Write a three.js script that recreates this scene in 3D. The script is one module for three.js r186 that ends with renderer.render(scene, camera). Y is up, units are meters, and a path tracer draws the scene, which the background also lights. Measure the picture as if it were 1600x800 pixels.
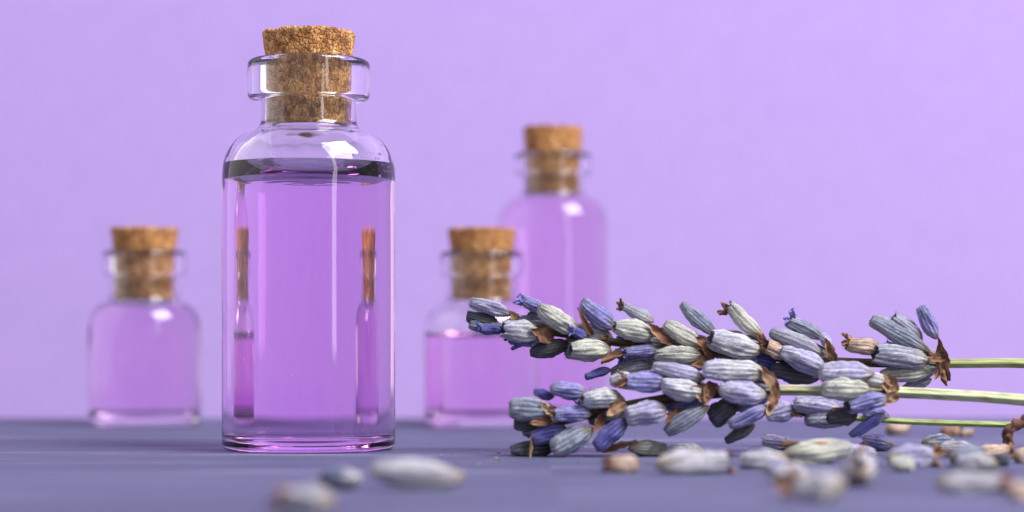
import * as THREE from 'three';
import { ImprovedNoise } from 'three/addons/math/ImprovedNoise.js';
import { mergeVertices, mergeGeometries } from 'three/addons/utils/BufferGeometryUtils.js';
import { RectAreaLightUniformsLib } from 'three/addons/lights/RectAreaLightUniformsLib.js';

// ---------------------------------------------------------------- camera, light, exposure
const MM = 0.001;
const FPX = 3260, HORIZON = 540;                    // focal length and eye level in pixels of the 1600 x 800 photograph
const EYE = { x: 25.8, y: 13.2, z: 265 };           // mm; the big bottle stands at the origin
const scene = new THREE.Scene();
const camera = new THREE.PerspectiveCamera(2 * Math.atan(400 / FPX) * 180 / Math.PI, 2, 0.01, 20);
camera.position.set(EYE.x * MM, EYE.y * MM, EYE.z * MM);
camera.setViewOffset(1600, 800, 0, 400 - HORIZON, 1600, 800);   // shifted lens: verticals stay upright
camera.focus = 0.260;
camera.userData.fStop = 16;
const renderer = new THREE.WebGLRenderer({ antialias: true });
renderer.setSize(1024, 512);
renderer.toneMapping = THREE.LinearToneMapping;
renderer.toneMappingExposure = 1.0;
renderer.shadowMap.enabled = true;
RectAreaLightUniformsLib.init();
scene.background = new THREE.Color().setRGB(0.40, 0.39, 0.41);   // the pale room the table stands in
scene.environmentIntensity = 1;

const LAMPS = [
  // name, position (m), aim (m), width, height, intensity, colour, label
  ['softbox', [0.62, 0.78, 0.33], [0.02, 0.0, -0.03], 0.58, 0.58, 17.6, [1.0, 0.975, 0.945], 'square white softbox lamp above the table, aimed down at the bottles'],
  ['strip_softbox', [0.42, 0.26, 0.52], [0.0, 0.05, -0.05], 0.07, 0.52, 4.0, [1.0, 0.97, 0.94], 'tall narrow softbox lamp standing on the camera side of the table'],
];

// ---------------------------------------------------------------- helpers
function rng(seed) { let a = seed >>> 0; return () => { a = (a + 0x6d2b79f5) | 0; let t = Math.imul(a ^ (a >>> 15), 1 | a); t = (t + Math.imul(t ^ (t >>> 7), 61 | t)) ^ t; return ((t ^ (t >>> 14)) >>> 0) / 4294967296; }; }
const perlin = new ImprovedNoise();
const noise = (x, y, z = 0) => perlin.noise(x + 31.7, y + 11.3, z + 5.1);
const fbm = (x, y, z, n = 4) => { let s = 0, a = 1, t = 0; for (let i = 0; i < n; i++) { s += a * noise(x, y, z); t += a; a *= 0.5; x *= 2.03; y *= 2.03; z *= 2.03; } return s / t; };
const clamp = (x, a = 0, b = 1) => Math.min(b, Math.max(a, x));
const lerp = (a, b, t) => a + (b - a) * t;
const smooth = (x, a, b) => { const t = clamp((x - a) / (b - a)); return t * t * (3 - 2 * t); };
const mix3 = (a, b, t) => [lerp(a[0], b[0], t), lerp(a[1], b[1], t), lerp(a[2], b[2], t)];
const used = {};
const numbered = (n) => { const k = used[n] = (used[n] ?? -1) + 1; return k ? `${n}_${String(k).padStart(3, '0')}` : n; };
const px = (x, y, d) => new THREE.Vector3((EYE.x + (x - 800) * d / FPX) * MM, (EYE.y + (HORIZON - y) * d / FPX) * MM, (EYE.z - d) * MM);   // a point d mm in front of the camera
function mesh(name, geometry, material, parent) { const m = new THREE.Mesh(geometry, material); m.name = name; m.castShadow = m.receiveShadow = true; (parent ?? scene).add(m); return m; }
function thing(name, label, category, group) { const o = new THREE.Group(); o.name = numbered(name); o.userData = { label, category }; if (group) o.userData.group = group; scene.add(o); return o; }
function dataTexture(w, h, fn, srgb = true) {
  const d = new Uint8Array(w * h * 4);
  for (let y = 0, i = 0; y < h; y++) for (let x = 0; x < w; x++, i += 4) { const c = fn(x, y); d[i] = clamp(c[0]) * 255; d[i + 1] = clamp(c[1]) * 255; d[i + 2] = clamp(c[2]) * 255; d[i + 3] = 255; }
  const t = new THREE.DataTexture(d, w, h); t.wrapS = t.wrapT = THREE.RepeatWrapping; t.magFilter = THREE.LinearFilter; t.minFilter = THREE.LinearMipmapLinearFilter; t.generateMipmaps = true;
  if (srgb) t.colorSpace = THREE.SRGBColorSpace; t.needsUpdate = true; return t;
}
const toS = (c) => c.map((v) => v <= 0.0031308 ? 12.92 * v : 1.055 * Math.pow(v, 1 / 2.4) - 0.055);

// ---------------------------------------------------------------- lamps
for (const [name, at, aim, w, h, power, col, label] of LAMPS) {
  const o = thing(name, label, 'lamp');
  o.position.set(...at); o.lookAt(...aim);
  const lit = new THREE.MeshStandardMaterial({ color: 0xffffff, emissive: new THREE.Color().setRGB(...col), emissiveIntensity: 1.2, roughness: 0.9 });
  const black = new THREE.MeshStandardMaterial({ color: 0x151515, roughness: 0.8 });
  mesh('diffuser', new THREE.PlaneGeometry(w, h), lit, o);
  const hood = new THREE.CylinderGeometry(0.03, w * 0.73, 0.2, 4, 1, true); hood.rotateY(Math.PI / 4); hood.rotateX(-Math.PI / 2); hood.translate(0, 0, -0.102);
  mesh('hood', hood, black, o);
  const l = new THREE.RectAreaLight(new THREE.Color().setRGB(...col), power, w, h);
  l.name = name + '_glow'; l.position.set(...at); l.lookAt(...aim);
  const dir = new THREE.Vector3(...aim).sub(l.position).normalize(); l.position.addScaledVector(dir, 0.004);
  l.rotation.set(0, 0, 0); l.lookAt(...aim); scene.add(l);
}

{
  const o = thing('reflector_board', 'large white reflector board standing beside the table, away from the lavender', 'reflector');
  o.position.set(-0.34, 0, 0.02); o.rotation.y = 1.25;
  mesh('panel', new THREE.BoxGeometry(0.5, 0.5, 0.006).translate(0, 0.25, 0), new THREE.MeshStandardMaterial({ color: new THREE.Color().setRGB(0.84, 0.80, 0.82), roughness: 0.9 }), o);
  for (const x of [-0.15, 0.15]) mesh('foot', new THREE.BoxGeometry(0.02, 0.012, 0.12).translate(x, 0.006, 0.0), new THREE.MeshStandardMaterial({ color: 0x333333, roughness: 0.7 }), o);
}
// ---------------------------------------------------------------- table and backdrop
{
  const W = 1024, H = 1024;
  const grain = (x, y) => {
    const v = y / H;
    const fine = fbm(x / W * 5, v * 150, 1.5, 3), mid = fbm(x / W * 3, v * 50, 7.5, 3), coarse = fbm(x / W * 2, v * 9, 3.3, 3);
    return [fine, mid, coarse];
  };
  const rows = new Float32Array(W * H * 3);
  for (let y = 0; y < H; y++) for (let x = 0; x < W; x++) rows.set(grain(x, y), (y * W + x) * 3);
  const g = (x, y) => rows.subarray((y * W + x) * 3, (y * W + x) * 3 + 3);
  const map = dataTexture(W, H, (x, y) => {
    const [f, m, c] = g(x, y);
    let col = mix3([0.064, 0.07, 0.136], [0.108, 0.116, 0.21], clamp(0.5 + c * 0.5 + m * 0.35));
    const k = 1 + f * 0.6 + m * 0.25;
    col = col.map((v) => v * k);
    const scratch = smooth(f * 0.5 + m * 0.8, 0.30, 0.44);            // worn paint along the grain
    col = mix3(col, [0.42, 0.40, 0.50], scratch * 0.5);
    return toS(col);
  });
  const bump = dataTexture(W, H, (x, y) => { const [f, m] = g(x, y); const h = 0.5 + f * 0.5 + m * 0.35; return [h, h, h]; }, false);
  const rough = dataTexture(W, H, (x, y) => { const [f, m, c] = g(x, y); const r = 0.60 + f * 0.14 + c * 0.06; return [r, r, r]; }, false);
  const paint = new THREE.MeshPhysicalMaterial({ map, bumpMap: bump, bumpScale: 0.00012, roughnessMap: rough, roughness: 1, specularIntensity: 0.45 });
  const top = new THREE.BoxGeometry(0.9, 0.02, 0.57);
  const p = top.attributes.position, uv = top.attributes.uv;
  for (let i = 0; i < p.count; i++) uv.setXY(i, p.getX(i) / 0.16, p.getZ(i) / 0.16);
  const t = mesh('table_top', top, paint); t.position.set(0.03, -0.01, 0.17); t.userData = { kind: 'structure', label: 'blue violet painted wooden table top with fine horizontal grain', category: 'table' };

  const BW = 512;
  const paper = dataTexture(BW, BW, (x, y) => {
    const n = fbm(x / BW * 24, y / BW * 24, 0.3, 4), f = noise(x * 0.43, y * 0.43, 9), w = noise(x * 0.9, y * 0.05, 4) + noise(x * 0.05, y * 0.9, 2);
    const k = 1 + n * 0.06 + f * 0.04 + w * 0.04;
    return toS([0.450 * k, 0.324 * k, 0.715 * (1 + (k - 1) * 0.7)]);
  });
  const paperBump = dataTexture(BW, BW, (x, y) => { const h = 0.5 + 0.5 * fbm(x / BW * 30, y / BW * 30, 4.2, 5); return [h, h, h]; }, false);
  const wallMat = new THREE.MeshPhysicalMaterial({ map: paper, bumpMap: paperBump, bumpScale: 0.00009, roughness: 0.85, specularIntensity: 0.4 });
  const board = new THREE.BoxGeometry(1.3, 0.95, 0.003);
  const bp = board.attributes.position, buv = board.attributes.uv;
  for (let i = 0; i < bp.count; i++) buv.setXY(i, bp.getX(i) / 0.12, bp.getY(i) / 0.12);
  const b = mesh('backdrop', board, wallMat); b.position.set(0.03, 0.225, -0.26); b.userData = { kind: 'structure', label: 'plain lavender painted board standing upright behind the table', category: 'backdrop' };
}

// ---------------------------------------------------------------- bottles
const N_GLASS = 1.5, N_LIQUID = 1.335;
const clear = { color: 0xffffff, transmission: 1, thickness: 0.001, roughness: 0 };
const glassMat = new THREE.MeshPhysicalMaterial({ ...clear, ior: N_GLASS });
const wetGlassMat = new THREE.MeshPhysicalMaterial({ ...clear, ior: N_GLASS / N_LIQUID });     // the inside of the glass where liquid, not air, touches it
const surfaceMat = new THREE.MeshPhysicalMaterial({ ...clear, ior: N_LIQUID });                // the free surface between liquid and air
const liquidMat = (c) => new THREE.MeshPhysicalMaterial({ ...clear, thickness: 0.02, ior: N_LIQUID, transparent: true, opacity: 0, attenuationColor: new THREE.Color().setRGB(...c), attenuationDistance: 0.02 });   // tints by depth; its outline bends light at the two surfaces above

function path(points) {      // [r, y, round] in mm: a polyline with its corners rounded
  const P = points.map(([x, y]) => new THREE.Vector2(x, y)), out = [];
  const put = (v) => { const l = out[out.length - 1]; if (!l || l.distanceTo(v) > 1e-4) out.push(v); };
  points.forEach(([, , r], i) => {
    if (!r || i === 0 || i === points.length - 1) { put(P[i].clone()); return; }
    const a = P[i - 1].clone().sub(P[i]), b = P[i + 1].clone().sub(P[i]), la = a.length(), lb = b.length();
    a.normalize(); b.normalize();
    const half = Math.acos(clamp(a.dot(b), -1, 1)) / 2, even = Math.min(r / Math.tan(half), la * 0.49, lb * 0.49), [cutA, cutB] = Array.isArray(r) ? r : [even, even];
    const s = P[i].clone().addScaledVector(a, cutA), e = P[i].clone().addScaledVector(b, cutB), n = 12;
    for (let k = 0; k <= n; k++) { const t = k / n; put(new THREE.Vector2((1 - t) * (1 - t) * s.x + 2 * t * (1 - t) * P[i].x + t * t * e.x, (1 - t) * (1 - t) * s.y + 2 * t * (1 - t) * P[i].y + t * t * e.y)); }
  });
  const fine = [];              // long straight stretches get points between
  for (let i = 0; i < out.length; i++) { if (i) { const d = out[i].distanceTo(out[i - 1]), n = Math.floor(d / 2.2); for (let k = 1; k <= n; k++) fine.push(out[i - 1].clone().lerp(out[i], k / (n + 1))); } fine.push(out[i]); }
  return fine;
}
function turn(points, segments, wobble) {        // a body of revolution without a seam; wobble(r, theta, y) returns the radius
  let g = new THREE.LatheGeometry(points, segments);
  g.deleteAttribute('uv'); g.deleteAttribute('normal');
  g = mergeVertices(g, 1e-5);
  const p = g.attributes.position;
  if (wobble) for (let i = 0; i < p.count; i++) { const x = p.getX(i), y = p.getY(i), z = p.getZ(i), r = Math.hypot(x, z); if (r < 1e-6) continue; const k = wobble(r, Math.atan2(x, z), y) / r; p.setXYZ(i, x * k, y, z * k); }
  g.scale(MM, MM, MM); g.computeVertexNormals();
  return g;
}

// cork: pressed granules, each with its own tone, dark gaps between them
function corkTexture(seed) {
  const R = rng(seed), N = 512, cells = 38, pts = [];
  for (let j = 0; j < cells; j++) for (let i = 0; i < cells; i++) pts.push([(i + R()) / cells, (j + R()) / cells, R(), R()]);
  const id = new Float32Array(N * N * 3);
  for (let y = 0; y < N; y++) for (let x = 0; x < N; x++) {
    let u = x / N + 0.012 * noise(x * 0.06, y * 0.06, seed), v = y / N + 0.012 * noise(x * 0.06, y * 0.06, seed + 9);
    let d1 = 9, d2 = 9, best = 0; const ci = Math.floor(u * cells), cj = Math.floor(v * cells);
    for (let b = -1; b <= 1; b++) for (let a = -1; a <= 1; a++) {
      const ii = (ci + a + cells) % cells, jj = (cj + b + cells) % cells, q = jj * cells + ii;
      let dx = Math.abs(pts[q][0] - u), dy = Math.abs(pts[q][1] - v); dx = Math.min(dx, 1 - dx); dy = Math.min(dy, 1 - dy);
      const d = dx * dx + dy * dy; if (d < d1) { d2 = d1; d1 = d; best = q; } else if (d < d2) d2 = d;
    }
    const edge = (Math.sqrt(d2) - Math.sqrt(d1)) * cells; id.set([pts[best][2], pts[best][3], edge], (y * N + x) * 3);
  }
  return { N, id };
}
const CORK = corkTexture(5);
function corkMaterial(seed, tone) {
  const { N, id } = CORK, dark = [0.24, 0.098, 0.036], mid = [0.68, 0.315, 0.10].map((v, n) => v * tone[n]), light = [0.85, 0.52, 0.23], gap = [0.10, 0.038, 0.014];
  const map = dataTexture(N, N, (x, y) => {
    const o = (y * N + x) * 3, t = id[o], s = id[o + 1], e = id[o + 2];
    const lump = fbm(x / N * 14 + seed, y / N * 18, 2.2, 3), big = fbm(x / N * 6, y / N * 6, 8.2, 2), speck = noise(x * 0.35, y * 0.35, 3);
    const q = clamp(0.47 + 0.65 * (t - 0.5) + 0.72 * lump + 0.2 * big);
    let c = q < 0.5 ? mix3(dark, mid, q * 2) : mix3(mid, light, q * 2 - 1);
    const k = 1 + 0.22 * fbm(x * 0.13, y * 0.13, s * 7, 3) + big * 0.25 + 0.14 * speck;
    c = c.map((v) => v * k);
    const pit = smooth(noise(x * 0.16, y * 0.16, 12), 0.42, 0.6);
    c = mix3(c, gap, clamp(pit * 0.8 + (1 - smooth(e, 0.02, s < 0.25 ? 0.4 : 0.14)) * 0.55));
    return toS(c);
  });
  const bump = dataTexture(N, N, (x, y) => { const o = (y * N + x) * 3, h = 0.2 * id[o] + 0.35 * smooth(id[o + 2], 0, 0.3) + 0.5 * fbm(x * 0.14, y * 0.14, 1, 3); return [h, h, h]; }, false);
  return new THREE.MeshStandardMaterial({ map, bumpMap: bump, bumpScale: 0.0003, roughness: 0.92 });
}
const CORK_SETS = [corkMaterial(0, [1, 1, 1]), corkMaterial(7, [0.97, 0.93, 0.88])];
function cork(profile, seed, chips) {      // profile: [r, y] from the bottom up, mm
  const bottom = profile[0], top = profile[profile.length - 1], seg = 160, rows = 90, pos = [], uv = [], idx = [];
  const radius = (t) => { const y = lerp(bottom[1], top[1], t); let i = 1; while (i < profile.length - 1 && y > profile[i][1]) i++; const [r0, y0] = profile[i - 1], [r1, y1] = profile[i]; return lerp(r0, r1, clamp((y - y0) / (y1 - y0))); };
  const H = top[1] - bottom[1], inset = 0.35;
  const line = [];
  for (let i = 0; i <= 14; i++) line.push([bottom[0] * i / 14 * 0.97, bottom[1], 0]);
  for (let i = 0; i <= rows; i++) { const t = i / rows, e = Math.min(t, 1 - t) * H; line.push([radius(t) - inset * Math.pow(1 - clamp(e / 0.45), 2) * 0.6, bottom[1] + t * H, 1]); }
  for (let i = 14; i >= 0; i--) line.push([top[0] * i / 14 * 0.955, top[1], 2]);
  let run = 0;
  line.forEach(([r, y], j) => {
    if (j) run += Math.hypot(r - line[j - 1][0], y - line[j - 1][1]);
    for (let i = 0; i <= seg; i++) {
      const a = (i % seg) / seg * Math.PI * 2, c = Math.sin(a), s = Math.cos(a);
      const n = fbm(c * r * 0.9 + seed * 3, y * 0.9, s * r * 0.9, 4) * 0.30 + noise(c * r * 3.3, y * 3.3 + seed, s * r * 3.3) * 0.07;
      const edge = smooth(y, top[1] - 0.7, top[1]), dip = chips * edge * Math.max(0, fbm(c * 5 + seed, s * 5, 3.3, 3)) * 0.9;
      const rr = Math.max(0, r + (r > 1 ? n * 0.55 : 0));
      pos.push(c * rr, y + (line[j][2] === 1 ? 0 : n * 0.4) - dip + (line[j][2] === 2 ? n * 0.3 : 0), s * rr); uv.push(i / seg * 2, run / 24);
    }
  });
  const w = seg + 1;
  for (let j = 0; j < line.length - 1; j++) for (let i = 0; i < seg; i++) { const a = j * w + i, b = a + 1, c = a + w, d = c + 1; idx.push(a, b, d, a, d, c); }
  const g = new THREE.BufferGeometry(); g.setAttribute('position', new THREE.Float32BufferAttribute(pos.map((v) => v * MM), 3)); g.setAttribute('uv', new THREE.Float32BufferAttribute(uv, 2)); g.setIndex(idx); g.computeVertexNormals();
  return g;
}

function bottle(b) {
  const o = thing('cork_bottle', b.label, 'bottle', 'corked glass bottles of violet liquid');
  o.position.set(b.x * MM, 0.0001, b.z * MM); o.rotation.y = b.turn ?? 0;
  const { R, wall, foot, shoulder0, shoulder1, neck, bore, lip, lip0, lip1, level } = b;
  const outer = [[0, 0.12], [R * 0.55, 0.1], [R * 0.82, 0, 0.8], [R, 0, b.heel], [R, shoulder0 + (shoulder1 - shoulder0) * 0.74, [b.round, (R - neck) * 0.72]], [neck + 0.2, shoulder1, [(R - neck) * 0.2, 1.0]], [neck, lip0, 0.25], [lip, lip0, 0.75], [lip, lip1, 0.75], [bore + 0.12, lip1, 0.5]];
  const inner = [[bore, lip1 - 1.2, 0.5], [bore, shoulder1 - 0.35, [1.0, 0.8]], [R - wall, shoulder0 + (shoulder1 - shoulder0) * 0.60, [(R - neck) * 0.66, b.round - 0.7]], [R - wall, foot, b.heel * 0.9], [R * 0.5, foot + 0.05], [0, foot + 0.2]];
  const seed = b.seed, m = b.meniscus, contact = level + m;
  const wave = (r, th, y, inside) => {
    const c = Math.sin(th), s = Math.cos(th), slow = noise(c * 1.7 + seed, s * 1.7, y * 0.03), quick = noise(c * 4.5, s * 4.5 + seed, y * 0.02), body = smooth(y, shoulder0 + 1, shoulder0 - 5) * smooth(y, 0.5, 4);
    const form = noise(c * 5 + seed, s * 5, y * 0.55) * smooth(y, shoulder0 - 4, shoulder0 + 1) * smooth(y, shoulder1 + 1, shoulder1 - 1);
    return r + (0.03 * slow + (inside ? 0 : 0.06 * form + 0.008 * quick) + (inside ? (0.09 * slow + 0.045 * quick) * body : 0)) * smooth(r, 1, 4);
  };
  // the inner wall, with a point where the liquid's edge meets it
  const wallPath = path(inner), cutAt = wallPath.findIndex((p, i) => i && p.y <= contact && wallPath[i - 1].y > contact), up = wallPath[cutAt - 1], down = wallPath[cutAt];
  const touch = new THREE.Vector2(lerp(up.x, down.x, (up.y - contact) / (up.y - down.y)), contact);
  const wet = wallPath.slice(cutAt);
  const shell = [...path(outer), ...wallPath.slice(0, cutAt), touch, ...wet], nOuter = path(outer).length;
  const lathe = new THREE.LatheGeometry(shell, 224); lathe.deleteAttribute('uv'); lathe.deleteAttribute('normal');
  const lp = lathe.attributes.position, per = shell.length, nWet = per - wet.length - 1;
  for (let i = 0; i < lp.count; i++) { const x = lp.getX(i), y = lp.getY(i), z = lp.getZ(i), r = Math.hypot(x, z); if (r < 1e-6) continue; const k = wave(r, Math.atan2(x, z), y, i % per >= nOuter) / r; lp.setXYZ(i, x * k, y, z * k); }
  const dry = [], damp = [], li = lathe.index.array;
  for (let t = 0; t < li.length; t += 3) { const low = Math.min(li[t] % per, li[t + 1] % per, li[t + 2] % per); (low >= nWet ? damp : dry).push(li[t], li[t + 1], li[t + 2]); }
  lathe.setIndex([...dry, ...damp]);
  const glass = mergeVertices(lathe, 1e-5); glass.scale(MM, MM, MM); glass.computeVertexNormals();
  glass.clearGroups(); glass.addGroup(0, dry.length, 0); glass.addGroup(dry.length, damp.length, 1);
  mesh('glass', glass, [glassMat, wetGlassMat], o);
  const rt = touch.x, top = [];
  for (let i = 0; i <= 44; i++) { const q = Math.pow(i / 44, 1.6), r = rt * (1 - q), d = rt - r; top.push(new THREE.Vector2(Math.max(0, r), level + m * Math.exp(-d / 1.5) + (b.ripple ?? 0) * Math.cos(d * 2.6) * smooth(d, 0, 1.5))); }
  const skin = (v, gap) => v.map((p, i) => new THREE.Vector2(Math.max(0, p.x - gap), p.y));
  const bodyLine = [...wet.slice().reverse().map((p) => new THREE.Vector2(Math.max(0, p.x - 0.012), p.y + (p.y < foot + 0.5 ? 0.012 : 0))), ...skin(top, 0.012).map((p) => new THREE.Vector2(p.x, p.y - 0.012))];
  const liquid = mesh('liquid', turn(bodyLine, 224, (r, th, y) => wave(r, th, y, true)), liquidMat(b.tint), o);
  const over = top.slice(); over.unshift(new THREE.Vector2(rt + 0.012, contact));
  mesh('liquid_surface', turn(over, 224, (r, th, y) => wave(r, th, y, true)), surfaceMat, liquid);
  if (b.beads) {        // condensation on the shoulder
    const Rb = rng(9), list = [], outline = path(outer);
    for (let k = 0; k < 50; k++) {
      const p = outline[outline.findIndex((v) => v.y > lerp(shoulder0 - 1, shoulder1 - 0.8, Math.pow(Rb(), 1.3)) && v.x > neck + 0.4)] ?? outline[20], th = b.beads - (b.turn ?? 0) + (Rb() + Rb() + Rb() - 1.5) * 0.55, q = 0.05 + 0.12 * Math.pow(Rb(), 3);
      const bead = new THREE.IcosahedronGeometry(q, 2); bead.scale(1, 0.8 + Rb() * 0.4, 1); const rr = p.x + q * 0.35; bead.translate(Math.sin(th) * rr, p.y + (Rb() - 0.5) * 0.25, Math.cos(th) * rr); bead.scale(MM, MM, MM); list.push(bead);
    }
    const dust = [];
    for (let k = 0; k < 34; k++) { const th = (Rb() - 0.5) * 2.6 - (b.turn ?? 0), g = new THREE.TetrahedronGeometry((0.02 + 0.05 * Rb() * Rb()) * MM, 1); g.scale(1, 1 + 1.5 * Rb(), 1); g.rotateZ(Rb() * 3); g.translate(Math.sin(th) * (R + 0.05) * MM, lerp(3, shoulder0 - 2, Rb()) * MM, Math.cos(th) * (R + 0.05) * MM); dust.push(g); }
    mesh('dust_specks', mergeGeometries(dust), new THREE.MeshStandardMaterial({ color: 0xd8d2dc, roughness: 1 }), o).userData.kind = 'stuff';
    mesh('water_droplets', mergeGeometries(list), surfaceMat, o).userData.kind = 'stuff';
  }
  mesh('cork_stopper', cork(b.cork, seed, b.chips ?? 1), CORK_SETS[b.set ?? 0], o);
  return o;
}
const VIOLET = [0.90, 0.56, 0.89];
bottle({ label: 'largest cork stoppered glass vial of clear violet liquid, nearest of the bottles, in sharp focus', x: 0, z: 0, seed: 1.3, beads: 1.15, turn: 0.4,
  R: 10.97, wall: 1.05, foot: 0.55, heel: 2.4, shoulder0: 34.2, shoulder1: 40.6, round: 4.8, neck: 5.95, bore: 5.5, lip: 7.76, lip0: 44.3, lip1: 49.3, level: 33.4, meniscus: 2.6, ripple: 0.07, tint: [0.87, 0.51, 0.90],
  cork: [[5.25, 40.7], [5.38, 44.5], [5.4, 49.2], [5.5, 49.8], [5.95, 52.9]] });
bottle({ label: 'short cork stoppered bottle filled to the neck, alone and away from the lavender', x: (EYE.x + (226 - 800) * 346 / FPX), z: EYE.z - 346, seed: 7.7, turn: 2, set: 1,
  R: 9.2, wall: 1.0, foot: 1.1, heel: 2.0, shoulder0: 14.6, shoulder1: 20.6, round: 4.0, neck: 5.55, bore: 5.05, lip: 6.75, lip0: 24.7, lip1: 28.8, level: 18.4, meniscus: 0.9, tint: VIOLET,
  cork: [[4.85, 20.4], [4.95, 25], [4.97, 28.7], [5.1, 29.2], [5.6, 32.6]] });
bottle({ label: 'short cork stoppered bottle filled only to its shoulder, partly behind a lavender sprig tip', x: (EYE.x + (753 - 800) * 341 / FPX), z: EYE.z - 341, seed: 12.1, turn: 4, set: 1,
  R: 9.4, wall: 1.0, foot: 1.1, heel: 2.0, shoulder0: 14.6, shoulder1: 20.2, round: 4.0, neck: 5.55, bore: 5.05, lip: 6.75, lip0: 24.4, lip1: 28.4, level: 14.3, meniscus: 0.9, tint: [0.93, 0.54, 0.89],
  cork: [[4.85, 20.2], [4.95, 24], [4.97, 28.3], [5.1, 28.8], [5.6, 32.2]] });
bottle({ label: 'tall blurred cork stoppered bottle farthest back, rising behind the short one by the lavender', x: (EYE.x + (864 - 800) * 364 / FPX), z: EYE.z - 364, seed: 21.9, turn: 1, set: 1,
  R: 9.5, wall: 1.0, foot: 1.2, heel: 1.9, shoulder0: 33.2, shoulder1: 39.2, round: 4.0, neck: 5.3, bore: 4.85, lip: 6.7, lip0: 42.9, lip1: 46.6, level: 37.4, meniscus: 0.9, tint: [0.93, 0.57, 0.90],
  cork: [[4.65, 39.4], [4.75, 43], [4.77, 46.5], [4.9, 47], [5.2, 51.2]] });

// ---------------------------------------------------------------- lavender
const HUES = {           // [base, middle, tip] of a calyx, linear
  pale: [[0.46, 0.44, 0.36], [0.54, 0.54, 0.58], [0.46, 0.46, 0.60]],
  green: [[0.44, 0.43, 0.33], [0.52, 0.53, 0.45], [0.44, 0.45, 0.42]],
  grey: [[0.36, 0.33, 0.30], [0.33, 0.34, 0.42], [0.30, 0.31, 0.42]],
  lilac: [[0.44, 0.40, 0.44], [0.42, 0.40, 0.62], [0.45, 0.44, 0.60]],
  blue: [[0.30, 0.28, 0.38], [0.22, 0.21, 0.52], [0.25, 0.25, 0.50]],
  deep: [[0.10, 0.09, 0.16], [0.075, 0.07, 0.30], [0.10, 0.10, 0.33]],
  slate: [[0.24, 0.24, 0.22], [0.21, 0.24, 0.34], [0.25, 0.28, 0.36]],
  dark: [[0.09, 0.07, 0.06], [0.11, 0.11, 0.12], [0.10, 0.10, 0.15]],
  dusk: [[0.045, 0.045, 0.09], [0.16, 0.18, 0.30], [0.58, 0.58, 0.60]],
  tan: [[0.36, 0.24, 0.17], [0.60, 0.45, 0.36], [0.46, 0.30, 0.21]],
  cream: [[0.50, 0.45, 0.40], [0.54, 0.53, 0.59], [0.52, 0.51, 0.58]],
  brown: [[0.18, 0.10, 0.07], [0.32, 0.19, 0.13], [0.44, 0.29, 0.20]],
};
const fuzzBump = dataTexture(256, 256, (x, y) => { const h = 0.5 + 0.5 * fbm(x / 256 * 40, y / 256 * 18, 3.1, 3); return [h, h, h]; }, false);
const budMat = new THREE.MeshPhysicalMaterial({ vertexColors: true, roughness: 0.95, bumpMap: fuzzBump, bumpScale: 0.00012, sheen: 0.5, sheenRoughness: 0.7, sheenColor: new THREE.Color().setRGB(0.8, 0.8, 0.9), specularIntensity: 0.3, side: THREE.DoubleSide });
const petalMat = new THREE.MeshPhysicalMaterial({ vertexColors: true, roughness: 0.8, specularIntensity: 0.3, side: THREE.DoubleSide });
const bractMat = new THREE.MeshPhysicalMaterial({ vertexColors: true, roughness: 0.8, specularIntensity: 0.35, side: THREE.DoubleSide });
const stemMat = new THREE.MeshPhysicalMaterial({ vertexColors: true, roughness: 0.75, bumpMap: fuzzBump, bumpScale: 0.0001, specularIntensity: 0.4 });

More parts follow.
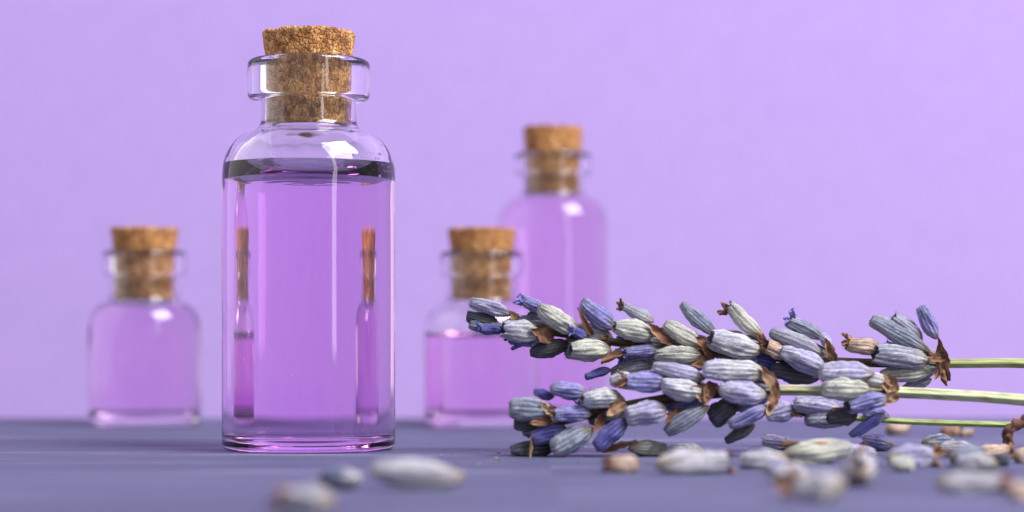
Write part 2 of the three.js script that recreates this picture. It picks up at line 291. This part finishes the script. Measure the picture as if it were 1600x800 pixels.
function calyx(L, W, hue, R, open) {             // along +y from 0 to L (mm), ribbed, hollow at the mouth
  const seg = 52, pos = [], col = [], uv = [], idx = [], s = R() * 50, bend = (R() - 0.5) * 0.26 * L, bendTo = R() * 6.28, ribs = 12 + Math.floor(R() * 3), flat = 0.74 + R() * 0.26, swell = 0.34 + R() * 0.2, mouth = 0.50 + R() * 0.34;
  const prof = [], closed = R() < (open ? 0 : 0.7);
  for (let i = 0; i <= 22; i++) { const t = i / 22; const a = t < swell ? Math.sin(t / swell * Math.PI / 2) : 1, z = t > swell ? 1 - (1 - mouth) * Math.pow((t - swell) / (1 - swell), 2.2) : 1; prof.push([t, (0.27 + 0.73 * a) * z * (i === 0 ? 0.3 : i === 1 ? 0.8 : 1)]); }
  const rim = prof[22][1];
  if (closed) prof.push([1.03, rim * 0.88], [1.052, rim * 0.66], [1.058, rim * 0.4], [1.05, rim * 0.2], [1.03, 0]);
  else prof.push([1.012, rim * 0.93], [1.0, rim * 0.82], [0.93, rim * 0.74], [0.86, rim * 0.5], [0.84, 0.0]);
  const [cb, cm, ct] = HUES[hue], down = { dark: 0.05, brown: 0.05, deep: 0.18, dusk: 0.12, tan: 0.25, blue: 0.4 }[hue] ?? 0.42;
  prof.forEach(([t, k], j) => {
    const inside = j > 23 && !closed;
    for (let i = 0; i <= seg; i++) {
      const a = (i % seg) / seg * Math.PI * 2, ridge = Math.cos(a * ribs + 0.6 * noise(t * 2, a, s)), teeth = j >= 20 && j <= 24 ? (closed ? 0.02 : 0.04) * Math.cos(a * 5 + s) * noise(a, s, 3) * 2 : 0;
      const lump = 1 + 0.30 * noise(Math.cos(a) * 1.3 + s, t * 2.6, Math.sin(a) * 1.3) + 0.10 * noise(Math.cos(a) * 3.4 + s, t * 8, Math.sin(a) * 4);
      const r = W / 2 * k * lump * (1 + (inside ? 0 : 0.055 * ridge * smooth(t, 0.04, 0.2) * (1 - 0.5 * t)));
      const y = (t + teeth) * L, off = bend * t * t;
      pos.push((Math.cos(a) * r + Math.cos(bendTo) * off) * MM, y * MM, (Math.sin(a) * r * flat + Math.sin(bendTo) * off) * MM);
      uv.push(i / seg * 2, t);
      const patch = 0.5 + 0.9 * fbm(Math.cos(a) * 1.1 + s, t * 2.2, Math.sin(a) * 1.1, 3);
      let c = t < 0.5 ? mix3(cb, cm, smooth(t + 0.25 * (patch - 0.5), 0.05, 0.4)) : mix3(cm, ct, smooth(t + 0.3 * (patch - 0.5), 0.6, 1));
      const fuzz = noise(a * 9, t * 30, s), line = Math.pow(clamp(0.5 - 0.5 * ridge), 2.2) * clamp(0.75 + 1.2 * noise(a * 2, t * 3, s + 7));     // dark veins between pale hairy ribs
      const bloom = clamp(0.42 + 1.1 * fbm(Math.cos(a) * 1.6 + s + 20, t * 3, Math.sin(a) * 1.6, 3)) * clamp(0.5 + 0.7 * ridge + 0.5 * fuzz);       // pale down, thicker in places
      c = mix3(c, [0.66, 0.65, 0.70], bloom * down);
      c = mix3(c, [c[0] * 0.34, c[1] * 0.35, c[2] * 0.46], line * 0.9).map((v) => v * (1 + 0.25 * fuzz));
      c = mix3(c, [c[0] * 0.5 + 0.03, c[1] * 0.42 + 0.015, c[2] * 0.32], smooth(t + 0.2 * fuzz, 0.2, 0.0) * 0.8);
      if (inside) c = [0.10, 0.08, 0.09];
      col.push(...c);
    }
  });
  const w = seg + 1;
  for (let j = 0; j < prof.length - 1; j++) for (let i = 0; i < seg; i++) { const a = j * w + i, b = a + 1, c = a + w, d = c + 1; idx.push(a, d, b, a, c, d); }
  const body = new THREE.BufferGeometry();
  body.setAttribute('position', new THREE.Float32BufferAttribute(pos, 3)); body.setAttribute('color', new THREE.Float32BufferAttribute(col, 3)); body.setAttribute('uv', new THREE.Float32BufferAttribute(uv, 2)); body.setIndex(idx); body.computeVertexNormals();
  // short pale hairs all over, lying towards the mouth
  const bp = body.attributes.position, bn = body.attributes.normal, hp = [], hn = [], hc = [], hu = [], hi = [], v = new THREE.Vector3(), n = new THREE.Vector3(), side = new THREE.Vector3(), along = new THREE.Vector3(0, 1, 0), tip = new THREE.Vector3();
  const hairs = Math.round(L * W * 66 * (down < 0.2 ? 0.4 : 1));
  for (let k = 0; k < hairs; k++) {
    const q = Math.floor(R() * 23.5) * w + Math.floor(R() * seg); v.fromBufferAttribute(bp, q); n.fromBufferAttribute(bn, q);
    side.crossVectors(n, along).normalize(); v.addScaledVector(side, (R() - 0.5) * 0.3 * MM).addScaledVector(along, (R() - 0.5) * 0.3 * MM);
    const len = (0.18 + 0.26 * R()) * MM, wide = 0.014 * MM;
    tip.copy(v).addScaledVector(n, len * (0.35 + 0.5 * R())).addScaledVector(along, len * 0.8).addScaledVector(side, (R() - 0.5) * len);
    v.addScaledVector(n, -0.02 * MM);
    const o = hp.length / 3, tone = 0.55 + 0.45 * R(), c = mix3([col[q * 3], col[q * 3 + 1], col[q * 3 + 2]], [0.74, 0.72, 0.76], 0.45 + 0.3 * down).map((x) => x * tone);
    hp.push(v.x - side.x * wide, v.y - side.y * wide, v.z - side.z * wide, v.x + side.x * wide, v.y + side.y * wide, v.z + side.z * wide, tip.x, tip.y, tip.z);
    for (let e = 0; e < 3; e++) { hn.push(n.x, n.y, n.z); hc.push(...c); hu.push(0, 0); } hi.push(o, o + 1, o + 2);
  }
  const fur = new THREE.BufferGeometry();
  fur.setAttribute('position', new THREE.Float32BufferAttribute(hp, 3)); fur.setAttribute('normal', new THREE.Float32BufferAttribute(hn, 3)); fur.setAttribute('color', new THREE.Float32BufferAttribute(hc, 3)); fur.setAttribute('uv', new THREE.Float32BufferAttribute(hu, 2)); fur.setIndex(hi);
  return mergeGeometries([body, fur]);
}
function leaf(L, W, c0, c1, R, cup = 0.35, curl = 0.2) {     // a thin papery leaf along +y with thickness
  const nu = 14, nv = 8, pos = [], col = [], idx = [], s = R() * 40, th = 0.05;
  for (const side of [0, 1]) for (let i = 0; i <= nu; i++) for (let j = 0; j <= nv; j++) {
    const t = i / nu, v = j / nv * 2 - 1, wide = W / 2 * Math.pow(Math.sin(Math.PI * Math.pow(t * 0.93 + 0.07, 0.75)), 0.8) * (1 + 0.45 * noise(t * 6, v > 0 ? 2 : 5, s) + 0.2 * noise(t * 17, v > 0 ? 2 : 5, s));
    const edge = 1 - Math.pow(Math.abs(v), 4);
    pos.push(v * wide * MM, t * L * MM, (cup * W * (v * v - 0.3) * 0.5 + curl * L * t * t + 0.3 * W * noise(t * 4, v * 2, s) + (side ? -th : th) * edge) * MM);
    const vein = 0.75 + 0.25 * Math.abs(Math.cos(v * 9)) + 0.3 * noise(t * 7, v * 6, s); col.push(...mix3(c0, c1, clamp(t + 0.4 * noise(t * 3, v * 3, s))).map((x) => x * vein));
  }
  const w = nv + 1, half = (nu + 1) * w;
  for (let i = 0; i < nu; i++) for (let j = 0; j < nv; j++) { const a = i * w + j, b = a + 1, c = a + w, d = c + 1; idx.push(a, b, d, a, d, c); idx.push(half + a, half + d, half + b, half + a, half + c, half + d); }
  const g = new THREE.BufferGeometry(); g.setAttribute('position', new THREE.Float32BufferAttribute(pos, 3)); g.setAttribute('color', new THREE.Float32BufferAttribute(col, 3)); g.setIndex(idx); g.computeVertexNormals();
  return g;
}
function petalTuft(W, kind, R) {         // the shrivelled corolla that sticks out of a calyx mouth, base at the origin
  const c0 = kind === 'tan' ? [0.45, 0.27, 0.18] : kind === 'brown' ? [0.12, 0.06, 0.05] : [0.16, 0.15, 0.48], c1 = kind === 'tan' ? [0.30, 0.15, 0.09] : kind === 'brown' ? [0.2, 0.11, 0.08] : [0.24, 0.24, 0.60], list = [];
  const n = 4;
  for (let k = 0; k < n; k++) { const g = leaf(W * (0.55 + R() * 0.35), W * 0.5, c0, c1, R, 0.5, 0.25); g.rotateX(0.15 + R() * 0.3); g.translate(0, 0, W * 0.18 * MM); g.rotateY(k / n * 6.28 + R()); list.push(g); }
  return mergeGeometries(list);
}
const UP = new THREE.Vector3(0, 1, 0);
function placeAlong(m, a, b, roll = 0) { m.position.copy(a); m.quaternion.setFromUnitVectors(UP, b.clone().sub(a).normalize()); m.rotateY(roll); }
function addBud(parent, a, b, W, hue, R, tuft) {
  const L = a.distanceTo(b) / MM, m = mesh('bud', calyx(L, W, hue, R, !!tuft), budMat, parent);
  placeAlong(m, a, b, R() * 6.28);
  if (tuft) { const p = mesh('petal', petalTuft(W * 0.8, tuft, R), petalMat, m); p.position.y = L * 0.93 * MM; }
  return m;
}
function addStem(parent, points, r0, r1, c0, c1, R, brown = 2) {
  const curve = new THREE.CatmullRomCurve3(points), n = 90, g = new THREE.TubeGeometry(curve, n, 1, 14, false), p = g.attributes.position, col = [], mid = new THREE.Vector3(), s = R() * 30;
  for (let i = 0; i <= n; i++) { curve.getPointAt(i / n, mid); for (let j = 0; j <= 14; j++) {
    const q = i * 15 + j, v = new THREE.Vector3().fromBufferAttribute(p, q).sub(mid), a = (j % 14) / 14 * 6.283;
    const sq = 1 + 0.15 * Math.cos(4 * a + 0.7), r = lerp(r0, r1, i / n) * (1 + 0.07 * noise(i * 0.25, Math.cos(a), s)) * sq;     // a lavender stem is four-sided
    v.normalize().multiplyScalar(r * MM).add(mid); p.setXYZ(q, v.x, v.y, v.z);
    const k = 0.75 + 0.5 * clamp(0.5 + 0.5 * Math.cos(4 * a + 0.7)) + 0.5 * noise(i * 0.7, a * 1.5, s); col.push(...mix3(mix3(c0, [0.09, 0.065, 0.035], smooth(i / n, brown - 0.04, brown + 0.04)), i / n > brown ? [0.12, 0.09, 0.05] : c1, clamp(0.5 + noise(i * 0.11, 2 * Math.cos(a), s + 4))).map((x, n) => x * k * (1 - [0.3, 0.5, 0.5][n] * smooth(noise(i * 0.35, a * 0.8, s + 9), 0.28, 0.5))));
  } }
  g.setAttribute('color', new THREE.Float32BufferAttribute(col, 3)); g.computeVertexNormals();
  return mesh('stem', g, stemMat, parent);
}
function addBract(parent, a, b, W, R, roll, tone = 0) {
  const L = a.distanceTo(b) / MM, c = tone ? [[0.26, 0.15, 0.09], [0.52, 0.35, 0.23]] : [[0.10, 0.05, 0.035], [0.40, 0.21, 0.13]];
  const m = mesh('bract', leaf(L, W * 0.85, c[0], c[1], R, 0.5, 0.2 * R()), bractMat, parent); placeAlong(m, a, b, roll); return m;
}
// a sprig: buds as "hue, where the base and the mouth show, width, distances in front of (+) the stem", all read off the photograph
function sprig(spec, seed) {
  const R = rng(seed), o = thing('lavender_sprig', spec.label, 'lavender sprig', 'dried lavender sprigs');
  const D = spec.depth, origin = px(spec.foot[0], spec.foot[1], D); o.position.copy(origin);
  const P = (x, y, front) => { const v = px(x, y, D - front); return v.sub(origin); };
  addStem(o, spec.stem.map(([x, y, f]) => P(x, y, f ?? 0)), spec.thick[0], spec.thick[1], spec.green[0], spec.green[1], R, spec.brown);
  for (const [hue, x0, y0, x1, y1, w, f0 = 0.8, f1 = 2.2, tuft] of spec.buds) addBud(o, P(x0, y0, f0), P(x1, y1, f1), w * (0.88 + 0.14 * R()) * (D - f1) / FPX, hue, R, tuft);
  for (const [x0, y0, x1, y1, w, f0, f1, roll, tone] of spec.bracts) addBract(o, P(x0, y0, f0), P(x1, y1, f1), w * D / FPX, R, roll, tone);
  for (const [x, y, n, len, spread, upto] of spec.whorls) for (let k = 0; k < n + 4; k++) {           // the far side of each whorl
    const a = Math.PI * (0.08 + 0.84 * (k + 0.3 + R() * 0.4) / (n + 4)), out = spread * (0.8 + R() * 0.4);
    const up = Math.cos(a) * out * (upto ?? 1), back = -Math.sin(a) * out;
    addBud(o, P(x + R() * 8, y - up * 2.5, back * 0.25), P(x - len * (0.8 + R() * 0.3), y - up * 9, back), (26 + R() * 9) * D / FPX, ['grey', 'slate', 'blue', 'lilac', 'pale'][Math.floor(R() * 5)], R, R() < 0.3 ? 'blue' : undefined);
  }
  for (const [x, y, n, len, spread] of spec.whorls) for (let k = 0; k < 5; k++) {          // dry scraps and calyx teeth caught in the whorl
    const a = R() * 6.28, f = Math.cos(a) * spread * 0.55, v = Math.sin(a) * spread * 8, q = 26 + R() * 22;
    addBract(o, P(x + 4 - R() * 10, y + v * 0.4, f * 0.5), P(x + 4 - q * (0.5 + R() * 0.6), y + v + (R() - 0.5) * 16, f + 0.3), (7 + R() * 9) * D / FPX, R, R() * 6.28, R() < 0.3 ? 1 : 0);
  }
  return o;
}
sprig({
  label: 'upper lavender sprig, its tip before a short bottle, one grey whorl set apart', depth: 258, foot: [1000, 540], brown: 0.53, thick: [0.62, 0.42],
  green: [[0.28, 0.33, 0.13], [0.40, 0.44, 0.20]],
  stem: [[2100, 640, -18], [1850, 588, -8], [1600, 568], [1480, 568], [1330, 566], [1180, 556], [1000, 540], [860, 518], [790, 505]],
  buds: [
    ['lilac', 800, 492, 739, 471, 27, 0.6, 1.4], ['dark', 780, 507, 731, 497, 24, 0, 0.3], ['slate', 790, 512, 736, 508, 20, 0.2, 0.8], ['deep', 788, 515, 750, 513, 18, 1, 1.9, 'blue'],
    ['pale', 848, 521, 788, 516, 35, 1.2, 2.4], ['blue', 850, 484, 814, 470, 25, 0.2, 1.2, 'blue'], ['slate', 862, 506, 826, 490, 26, -1, -0.5],
    ['green', 903, 520, 845, 485, 33, 0.9, 2.4], ['deep', 916, 526, 896, 517, 20, 1.2, 2.4, 'blue'], ['dark', 892, 538, 831, 549, 30, -0.4, 0.4],
    ['blue', 962, 512, 908, 480, 33, 0.4, 1.4], ['green', 1022, 524, 961, 510, 34, 0.9, 2.3], ['green', 955, 546, 891, 548, 34, 1.3, 2.6],
    ['grey', 1022, 503, 970, 478, 22, 0, 0.6, 'brown'], ['blue', 1030, 546, 978, 553, 22, 1.2, 2.0, 'blue'], ['deep', 955, 577, 915, 587, 15, 1.2, 1.8],
    ['green', 1098, 540, 1040, 510, 29, 0.5, 1.5], ['green', 1098, 556, 1028, 556, 34, 1.3, 2.5], ['slate', 1120, 526, 1068, 477, 26, 0.3, 0.9], ['grey', 1022, 570, 958, 580, 25, 0, 0.2],
    ['pale', 1190, 550, 1113, 529, 44, 1.2, 2.6], ['green', 1194, 528, 1134, 484, 31, 0.2, 0.9, 'brown'], ['grey', 1287, 556, 1208, 518, 32, 0.2, 1.2], ['lilac', 1290, 578, 1222, 551, 36, 1.2, 2.4], ['tan', 1232, 556, 1196, 540, 25, 1.2, 2.0, 'brown'],
    ['slate', 1286, 530, 1237, 496, 27, -0.6, 0.2, 'blue'], ['lilac', 1300, 545, 1284, 522, 20, -0.4, -0.2], ['dark', 1284, 588, 1206, 580, 38, -1, 0], ['deep', 1212, 572, 1182, 560, 30, -0.5, 0.2],
    ['grey', 1452, 566, 1369, 546, 38, 1.4, 2.4], ['slate', 1452, 550, 1366, 502, 31, 0.6, 1.4], ['tan', 1376, 546, 1325, 532, 27, 1.2, 1.9, 'tan'], ['grey', 1440, 536, 1397, 494, 31, -0.4, 0.1],
    ['blue', 1464, 530, 1438, 483, 26, 0.2, 0.7], ['green', 1454, 580, 1381, 588, 35, 0.6, 1.0], ['lilac', 1456, 592, 1412, 606, 26, -0.8, -1.4],
  ],
  bracts: [
    [862, 530, 828, 514, 24, 1.6, 2.6, 0.4], [925, 524, 900, 480, 12, 1, 1.6, 0.2], [982, 542, 940, 570, 22, 1.6, 2.3, 1.1], [1052, 538, 1010, 505, 24, 1.5, 2.0, 0.3], [1115, 556, 1084, 528, 22, 1.4, 2.0, 0.5], [1112, 560, 1076, 570, 20, 1.4, 1.9, 0.1],
    [1206, 556, 1180, 520, 22, 0.9, 1.4, 0.6], [1304, 566, 1288, 528, 22, 0.6, 1.0, 0.2], [1478, 596, 1462, 526, 26, 1.2, 1.6, 0.1], [1470, 572, 1482, 602, 16, 1.4, 1.6, 2.4], [1476, 556, 1450, 562, 20, 1.8, 2.2, 0.4], [1466, 580, 1460, 594, 12, 1.7, 1.9, 0.8], [808, 500, 796, 486, 16, 0.6, 0.9, 0.4, 1],
  ],
  whorls: [[860, 518, 4, 58, 1.7], [950, 532, 5, 62, 2.2], [1040, 544, 5, 62, 2.4], [1110, 550, 5, 62, 2.4], [1196, 556, 5, 66, 2.5], [1296, 564, 5, 66, 2.4], [1464, 566, 5, 70, 2.6]],
}, 11);
sprig({
  label: 'lower lavender sprig, tip resting on the table, bare pale stem before its last whorl', depth: 249, foot: [1000, 620], brown: 0.72, thick: [0.72, 0.5],
  green: [[0.40, 0.45, 0.26], [0.52, 0.56, 0.36]],
  stem: [[2100, 700, -6], [1850, 652, -3], [1600, 625], [1400, 613], [1290, 611], [1205, 610], [1100, 616], [1000, 630], [900, 652], [850, 664]],
  buds: [
    ['slate', 864, 642, 800, 640, 40, 0.8, 1.6], ['deep', 866, 620, 834, 615, 17, -0.6, -0.4], ['blue', 918, 614, 863, 607, 28, 0, 0.6], ['blue', 924, 648, 867, 641, 33, 1.4, 2.4], ['pale', 966, 622, 910, 619, 38, 1.3, 2.4],
    ['deep', 888, 670, 834, 684, 26, 1.0, 1.8], ['slate', 926, 668, 868, 703, 36, 1.6, 2.6], ['deep', 984, 654, 929, 692, 31, 1.8, 2.6], ['dark', 870, 698, 800, 707, 30, -0.4, 0.2], ['dark', 850, 664, 806, 660, 24, -0.4, 0.2],
    ['blue', 1044, 598, 977, 596, 34, 0.8, 2.0, 'tan'], ['pale', 990, 590, 956, 594, 26, 0, 0.6], ['lilac', 1042, 640, 982, 650, 38, 1.7, 2.8], ['pale', 1098, 612, 1038, 610, 39, 1.6, 2.7], ['lilac', 1102, 592, 1024, 574, 31, 0.6, 1.4],
    ['slate', 1108, 634, 1045, 673, 29, 1.6, 2.2], ['pale', 1198, 583, 1104, 579, 36, 1.0, 1.8], ['lilac', 1198, 617, 1127, 614, 39, 1.6, 2.7], ['blue', 1202, 634, 1144, 666, 31, 1.7, 2.3], ['dark', 1180, 664, 1136, 687, 21, 0.2, 0.6], ['dark', 1150, 630, 1112, 652, 40, -0.2, 0.3],
    ['lilac', 1366, 584, 1284, 578, 37, 0.4, 1.4], ['green', 1360, 609, 1289, 608, 41, 1.5, 2.6], ['blue', 1386, 620, 1327, 637, 41, 1.6, 2.4], ['dark', 1340, 648, 1294, 655, 32, 0, 0.4], ['deep', 1382, 644, 1335, 683, 19, 1.0, 1.2],
  ],
  bracts: [
    [868, 646, 842, 630, 18, 1.4, 2.0, 0.3, 1], [832, 678, 826, 720, 9, 1.8, 2.2, 0.1, 1], [976, 628, 946, 650, 22, 2, 2.6, 0.4, 1], [944, 648, 926, 676, 18, 1.6, 2.0, 0.4], [1110, 622, 1076, 604, 26, 1.9, 2.5, 0.3, 1], [1112, 596, 1098, 632, 26, 1.6, 2.1, 0.4], [1062, 640, 1038, 662, 16, 1.8, 2.2, 0.5],
    [1214, 608, 1186, 570, 22, 1.4, 1.9, 0.2, 1], [1212, 612, 1196, 650, 22, 1.8, 2.2, 0.3, 1], [1212, 602, 1206, 640, 18, 1.9, 2.2, 0.9], [1402, 612, 1376, 580, 22, 1.2, 1.7, 0.3, 1], [1402, 612, 1376, 632, 26, 1.6, 2.0, 0.3, 1], [1398, 606, 1374, 600, 24, 1.5, 2.2, 0.5, 1], [862, 656, 826, 664, 18, 1.4, 1.8, 0.5],
  ],
  whorls: [[880, 655, 4, 56, 1.9], [972, 636, 5, 60, 2.3], [1106, 615, 6, 64, 2.5], [1204, 610, 5, 66, 2.5], [1396, 612, 5, 68, 2.4]],
}, 23);
sprig({
  label: 'thin lavender sprig behind the others, its narrow green stem lying low over the table', depth: 272, foot: [1300, 645], thick: [0.36, 0.34],
  green: [[0.24, 0.32, 0.10], [0.36, 0.44, 0.18]],
  stem: [[2000, 676], [1800, 670], [1580, 664], [1385, 657], [1240, 645]],
  buds: [['lilac', 1316, 640, 1244, 630, 30, 0.6, 1.4], ['grey', 1330, 652, 1262, 655, 32, 0.4, 1.0], ['lilac', 1244, 638, 1200, 648, 30, 0.6, 1.4], ['pale', 1246, 646, 1214, 636, 26, 0, 0.4], ['blue', 1390, 652, 1352, 642, 22, 0, 0.4]],
  bracts: [[1330, 648, 1296, 640, 20, 1.0, 1.6, 0.4], [1260, 642, 1236, 650, 18, 1, 1.5, 0.4]],
  whorls: [[1325, 648, 3, 50, 1.4]],
}, 37);

// loose buds on the table: [label, hue, x0, x1 (pixels across), y where it touches the table, width, how far the far end turns away (mm), tuft]
const LOOSE = [
  ['greenish ribbed loose bud with a papery brown bract, close under the lower sprig', 'green', 981, 1041, 713, 33, 1.5],
  ['tan shrivelled loose bud touching the longest white one', 'tan', 1000, 951, 738, 30, -1, 'brown'],
  ['long white loose bud with a flared mouth, in front of the lower sprig', 'cream', 1022, 1132, 741, 41, 1.5, 'tan'],
  ['blurred white loose bud between the long white one and the bud with a dark rim', 'cream', 1234, 1162, 733, 35, 1],
  ['round white loose bud in front of the bud with a dark rim', 'cream', 1264, 1207, 757, 42, -1.5],
  ['plump pale loose bud with a dark papery bract along its upper side', 'green', 1222, 1324, 724, 38, 1],
  ['large blurred cream and tan loose bud nearest the front edge among the others', 'cream', 1322, 1250, 784, 56, 2, 'tan'],
  ['pale loose bud lying lengthways beside the one with the dark bract', 'cream', 1346, 1366, 762, 56, 9],
  ['small white and blue loose bud standing tilted at the far side of the scatter', 'blue', 1396, 1357, 705, 26, 2, 'blue'],
  ['lilac loose bud ending in a tan corolla', 'lilac', 1383, 1458, 730, 38, 1, 'tan'],
  ['blue grey loose bud with dark patches between the lilac one and the tan one', 'slate', 1484, 1538, 731, 38, 2],
  ['tan papery loose bud close to the dark curled leaf', 'tan', 1522, 1584, 718, 27, 2, 'tan'],
  ['blurred pinkish loose bud near the front, below the lilac one', 'cream', 1460, 1560, 768, 36, -1, 'tan'],
  ['very blurred tan scrap of bud at the front corner', 'tan', 1572, 1630, 782, 34, 1],
  ['small tan loose bud lying under the thin green stem', 'tan', 1384, 1421, 680, 24, 2],
  ['dark brown scrap of flower under the thin green stem', 'brown', 1468, 1500, 682, 18, 1, 'brown'],
  ['pale brown crumb of bud beside the dark scrap under the stem', 'tan', 1498, 1520, 683, 14, 1],
  ['small dark tipped loose bud in front of the tall vial, its pale end turned away', 'dusk', 496, 562, 763, 36, -2],
  ['large pale lilac loose bud lying alone in front of the tall vial', 'cream', 728, 592, 764, 48, -2],
  ['blurred pinkish loose bud nearest the camera, by the dark tipped one', 'cream', 526, 440, 802, 46, 2, 'tan'],
  ['pale lilac loose bud squeezed between the dark rimmed one and the small tilted one', 'lilac', 1312, 1366, 718, 30, 3],
  ['white loose bud lying behind the blue grey one', 'cream', 1534, 1478, 716, 28, 2],
  ['small pale loose bud pressed against the lilac one with the tan end', 'green', 1430, 1392, 737, 30, -1],
  ['pale violet loose bud under the bare stretch of the pale stem', 'lilac', 1246, 1196, 704, 26, 3],
  ['dark scrap of flower between the tan papery bud and the curled leaf', 'dark', 1536, 1572, 728, 22, -1],
  ['slate grey loose bud behind the lilac one, its mouth turned to the curled leaf', 'slate', 1440, 1494, 702, 28, 2],
  ['pale ribbed loose bud in front of the tan papery one', 'pale', 1560, 1508, 739, 32, 2],
  ['grey loose bud half under the lower sprig, behind the long white one', 'grey', 1100, 1050, 716, 27, 3],
  ['small blue loose bud between the two white ones at the middle of the scatter', 'blue', 1196, 1232, 742, 22, 3],
  ['rust brown scrap of bud at the edge of the scatter by the curled leaf', 'tan', 1584, 1612, 724, 26, 1],
];
const Rl = rng(77);
for (const [label, hue, x0, x1, yb, w, away, tuft] of LOOSE) {
  const o = thing('lavender_bud', label, 'lavender bud', 'loose lavender buds on the table');
  const d = EYE.y * FPX / (yb - HORIZON), W = 0.97 * w * d / FPX, r = W / 2 * 0.95;
  const a = px(x0, yb, d).setY(r * MM * 0.8), b = px(x1, yb, d).setY(r * MM); b.z -= away * MM;
  o.position.set((a.x + b.x) / 2, 0, (a.z + b.z) / 2); a.sub(o.position); b.sub(o.position);
  const m = mesh('calyx', calyx(a.distanceTo(b) / MM, W, hue, Rl, !!tuft), budMat, o); placeAlong(m, a, b, Rl() * 6.28);
  if (tuft) { const p = mesh('petal', petalTuft(W * 0.9, tuft, Rl), petalMat, m); p.position.y = a.distanceTo(b) * 0.93; }
  if (/bract/.test(label)) { const s = W * MM; const br = addBract(o, a.clone().lerp(b, /greenish/.test(label) ? -0.7 : 0.0).add(new THREE.Vector3(0, /greenish/.test(label) ? 0 : s * 0.45, -s * 0.1)), a.clone().lerp(b, /greenish/.test(label) ? 0.2 : 1.02).add(new THREE.Vector3(0, s * 0.5, 0)), W * 0.7, Rl, 1.2); }
}
// crumbs of dried plant
{
  const R = rng(31), list = [];
  for (let k = 0; k < 170; k++) {
    const g = new THREE.TetrahedronGeometry(0.00006 + 0.00016 * Math.pow(R(), 2), 1), x = 0.012 + R() * 0.075, z = -0.012 + R() * 0.06; g.scale(1 + R() * 2, 0.5, 1); g.rotateY(R() * 6.28); g.translate(x, 0.00007, z);
    const c = mix3([0.12, 0.08, 0.06], R() < 0.5 ? [0.42, 0.40, 0.50] : [0.40, 0.30, 0.22], R()), col = []; for (let i = 0; i < g.attributes.position.count; i++) col.push(...c);
    g.setAttribute('color', new THREE.Float32BufferAttribute(col, 3)); list.push(g);
  }
  const m = mesh('plant_crumbs', mergeGeometries(list), bractMat); m.userData = { kind: 'stuff', label: 'fine crumbs of dried lavender scattered on the table', category: 'crumbs' };
}
// the dark curled leaf at the edge
{
  const o = thing('curled_leaf', 'dark brown dried leaf curled up beside the scattered buds', 'leaf'), R = rng(5), d = EYE.y * FPX / (700 - HORIZON);
  o.position.copy(px(1590, 700, d)).setY(0);
  const c = new THREE.CatmullRomCurve3([[-1.2, 0.5, 0], [-1.3, 2.0, 0.2], [-0.2, 3.0, 0], [1.2, 3.4, -0.2], [2.6, 3.0, 0.4]].map(([x, y, z]) => new THREE.Vector3(x * MM, y * MM, z * MM)));
  const g = new THREE.TubeGeometry(c, 40, 0.0007, 14), p = g.attributes.position, col = [];
  for (let i = 0; i < p.count; i++) { const n = noise(p.getX(i) * 1600, p.getY(i) * 1600, p.getZ(i) * 1600); p.setXYZ(i, p.getX(i) * (1 + n * 0.12), Math.max(0.0002, p.getY(i) * (1 + n * 0.15)), p.getZ(i) * (1 + n * 0.4)); col.push(...mix3([0.07, 0.03, 0.025], [0.22, 0.11, 0.09], clamp(0.5 + n))); }
  g.setAttribute('color', new THREE.Float32BufferAttribute(col, 3)); g.computeVertexNormals();
  mesh('blade', g, bractMat, o);
}

scene.traverse((o) => { if (o.isLight) o.castShadow = true; });
renderer.render(scene, camera);
